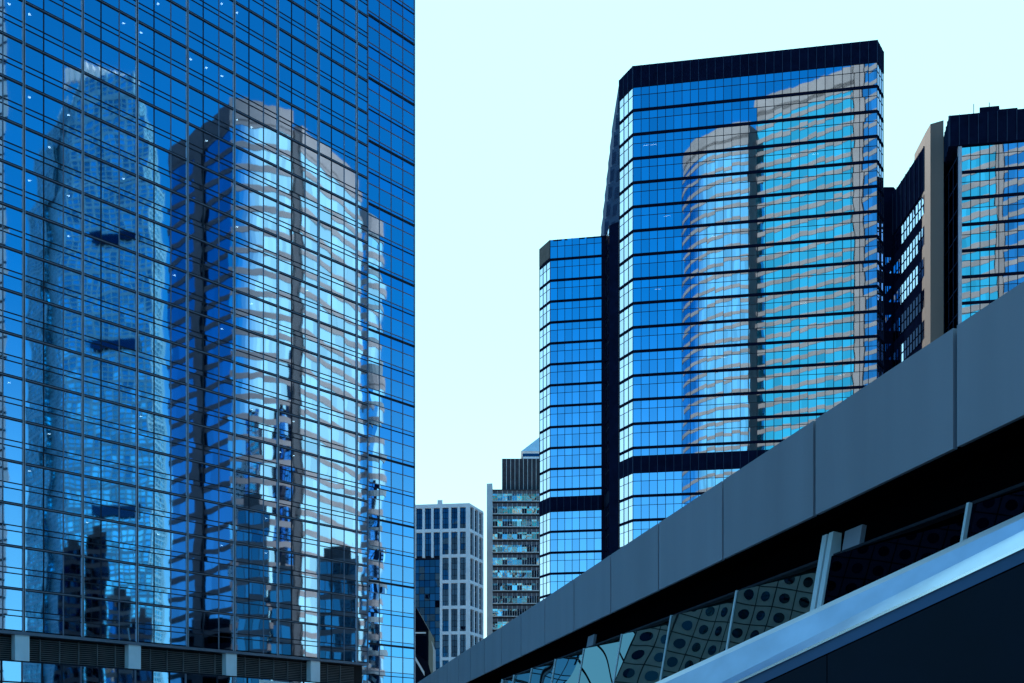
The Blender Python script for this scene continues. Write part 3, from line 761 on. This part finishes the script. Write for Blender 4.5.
# ================================================================== low roof edge at the foot of the left tower
r = thing('low_roof', 'pale grey low roof edge at the foot of the left glass tower', 'roof', (-16, 62, 0))
a, b_ = at(259, 679.5, 62), at(356, 682.5, 70)
m_ = MB(); m_.prism([a.xy, b_.xy, b_.xy+Vector((-1, 5)), a.xy+Vector((-1, 5))], a.z-.9, a.z); m_.build('roof_slab', 'pale', r)
for q in (.15, .5, .85):
    p = a.xy.lerp(b_.xy, q)+Vector((-.5, 2)); m_ = MB(); m_.prism([p+Vector(t)*.2 for t in ((-1, -1), (1, -1), (1, 1), (-1, 1))], 0, a.z-.9); m_.build('post', 'pale', r)

# ================================================================== canopy building on the right
AC = 6.6; kD = (290-HX)/F
cx_ = lambda Y: Vector((AC+kD*Y, Y))
dC = Vector((kD, 1)).normalized(); nC = nrm(cx_(0), cx_(10), (-50, 0))
zc1, zc0 = CZ+4.369, CZ+3.168
E = thing('canopy_building', 'low building with a grey panelled canopy edge, black soffit and leaning glass wall', 'building', (6.6, 0, 0))
u0, du = .0015038, .0004035
joints = [1100*AC*(u0+du*i) for i in range(-9, 42)]
for ya, yb in zip(joints, joints[1:]):
    a = cx_(ya)+dC*.034; b2 = cx_(yb)-dC*.034
    m_ = MB(); m_.prism([a, b2, b2-nC*.05, a-nC*.05], zc0, zc1); m_.build('fascia_panel', 'fascia', E)
ya, yb = joints[0], joints[-1]
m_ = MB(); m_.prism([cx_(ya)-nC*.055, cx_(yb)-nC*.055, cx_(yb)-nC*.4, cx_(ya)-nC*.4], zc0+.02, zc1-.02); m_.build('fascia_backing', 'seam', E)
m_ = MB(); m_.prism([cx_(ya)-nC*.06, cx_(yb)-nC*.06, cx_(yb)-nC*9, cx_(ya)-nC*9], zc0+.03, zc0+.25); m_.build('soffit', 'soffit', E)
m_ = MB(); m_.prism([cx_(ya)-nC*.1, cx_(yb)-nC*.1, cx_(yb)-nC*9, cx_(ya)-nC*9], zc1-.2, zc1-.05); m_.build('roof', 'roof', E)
# leaning glass wall
AG = 7.334; kG = (270-HX)/F; tilt = .168
def gpt(Y, dz): # point on the wall at depth Y, dz below the head
    zh = CZ+2.72
    X = AG+kG*Y; return Vector((X-tilt*dz, Y, zh-dz))
gu = Vector((tilt, 0, 1)).normalized(); gd = (gpt(20, 0)-gpt(10, 0)).normalized(); gn = gd.cross(gu).normalized()
if gn.x > 0: gn = -gn
Yof = lambda px: 1100*AG/(px-270)
# mullion positions at the head, left to right
ms = [505, 517, 535, 559, 588, 626.2, 676.3, 742.5, 833, 977, 1130, 1400]
H_ = 4.4
def strip(mb, Y, w, o0, o1, d0, d1, m=0):
    a = gpt(Y, d0); b3 = gpt(Y, d1); c = (a+b3)/2+gn*(o0+o1)/2
    mb.box(c, gd*w/2, gn*(o1-o0)/2, (a-b3)/2, m)
for i, (xa, xb) in enumerate(zip(ms, ms[1:])):
    Ya, Yb = Yof(xa), Yof(xb); w = MB()
    nsub = 1
    yw = Vector((.036*(Ya-Yb), 0, 0)); P4 = [gpt(Ya, H_)-yw, gpt(Yb, H_)+yw, gpt(Yb, 0)+yw, gpt(Ya, 0)-yw]
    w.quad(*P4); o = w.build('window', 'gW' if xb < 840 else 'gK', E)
    t = MB()
    f0 = gpt(Ya, 0); f1 = gpt(Yb, 0)
    t.box((f0+f1)/2+gn*.02, (f1-f0)/2, gn*.05, gu*.018); t.build('head_rail', 'bar', o)
for x in ms[:-1]:
    Y = Yof(x); m_ = MB()
    if abs(x-833) < 1:
        strip(m_, Y+.10, .12, -.02, .12, -.3, H_); strip(m_, Y-.07, .12, -.02, .12, -.3, H_); m_.build('twin_column', 'pale', E)
    else:
        strip(m_, Y, .045, -.14, .11, 0, H_); m_.build('mullion', 'pale', E)
# upper brackets above the head
for x, ww_ in ((588, .5), (842, .42)):
    Y = Yof(x); m_ = MB(); c = gpt(Y-.3, -.14)+gn*.03; m_.box(c, gd*ww_/2, gn*.03, gu*.13); m_.build('bracket_plate', 'fascia', E)
# dark clerestory over the head and room behind
m_ = MB(); a, b3 = gpt(Yof(500), 0), gpt(Yof(1400), 0)
m_.quad(a+gn*-.03, b3+gn*-.03, Vector((b3.x+.06, b3.y, zc0+.06)), Vector((a.x+.06, a.y, zc0+.06))); m_.build('clerestory', 'soffit', E)

# ================================================================== escalator balustrade in the right corner
r = thing('escalator', 'escalator side with a broad pale steel cap over dark navy cladding, bottom right corner', 'escalator', (2, 9, 0))
# the balustrade line runs up to the right and slightly towards the viewer
def eY(px): return 10.6-(px-640)*.0054
def ept(px, py, o=0.): p = at(px, py, eY(px)); return p+Vector((0, o, 0))
ytop = lambda x: 682.4-.4590*(x-665.4); ybot = lambda x: 682.4-.4735*(x-733.9)
E0, E1 = at(520, ybot(520), 11.4), at(1300, ybot(1300), 7.0)
def eln(x):                                      # point of the lower cap edge over picture column x
    k = (x-HX)/F; t = (k*E0.y-E0.x)/((E1.x-E0.x)-k*(E1.y-E0.y)); return E0.lerp(E1, t)
def ept(x, y, o=0.): return eln(x)+Vector((0, o, 0))
T0, T1 = at(520, ytop(520), 11.65), at(1300, ytop(1300), 7.25)
m_ = MB(); m_.quad(E0, E1, T1, T0); m_.quad(T0, T1, T1+Vector((0, .5, .05)), T0+Vector((0, .5, .05))); m_.build('balustrade_cap', 'cap', r)
z_ = lambda p, dz, dy=0.: p+Vector((0, dy, dz))
t_ = MB(); t_.quad(z_(E0, -.022, -.028), z_(E1, -.022, -.028), z_(E1, .0, -.008), z_(E0, .0, -.008)); t_.build('edge_trim', 'trim', r)
s_ = MB(); s_.quad(z_(E0, -.125), z_(E1, -.125), z_(E1, -.023), z_(E0, -.023)); s_.build('trim_strip', 'strip', r)
for x, x2 in ((520, 826.5), (827.5, 1090), (1091, 1300)):
    B0, B1 = ept(x, ybot(x)), ept(x2, ybot(x2)); q = MB()
    D0, D1 = B0+Vector((0, 0, -.138)), B1+Vector((0, 0, -.138))
    q.quad(Vector((D0.x, D0.y, 0)), Vector((D1.x, D1.y, 0)), D1, D0); q.build('side_panel', 'navy', r)
q = MB(); B0, B1 = ept(520, ybot(520), .03), ept(1300, ybot(1300), .03)
q.quad(Vector((B0.x, B0.y, 0)), Vector((B1.x, B1.y, 0)), B1, B0); q.quad(Vector((B0.x, B0.y+1, 0)), Vector((B1.x, B1.y+1, 0)), B1+Vector((0, .9, .0)), B0+Vector((0, .9, 0))); q.build('backing', 'seam', r)

for o in bpy.data.objects:
    if '_o' in o: del o['_o']
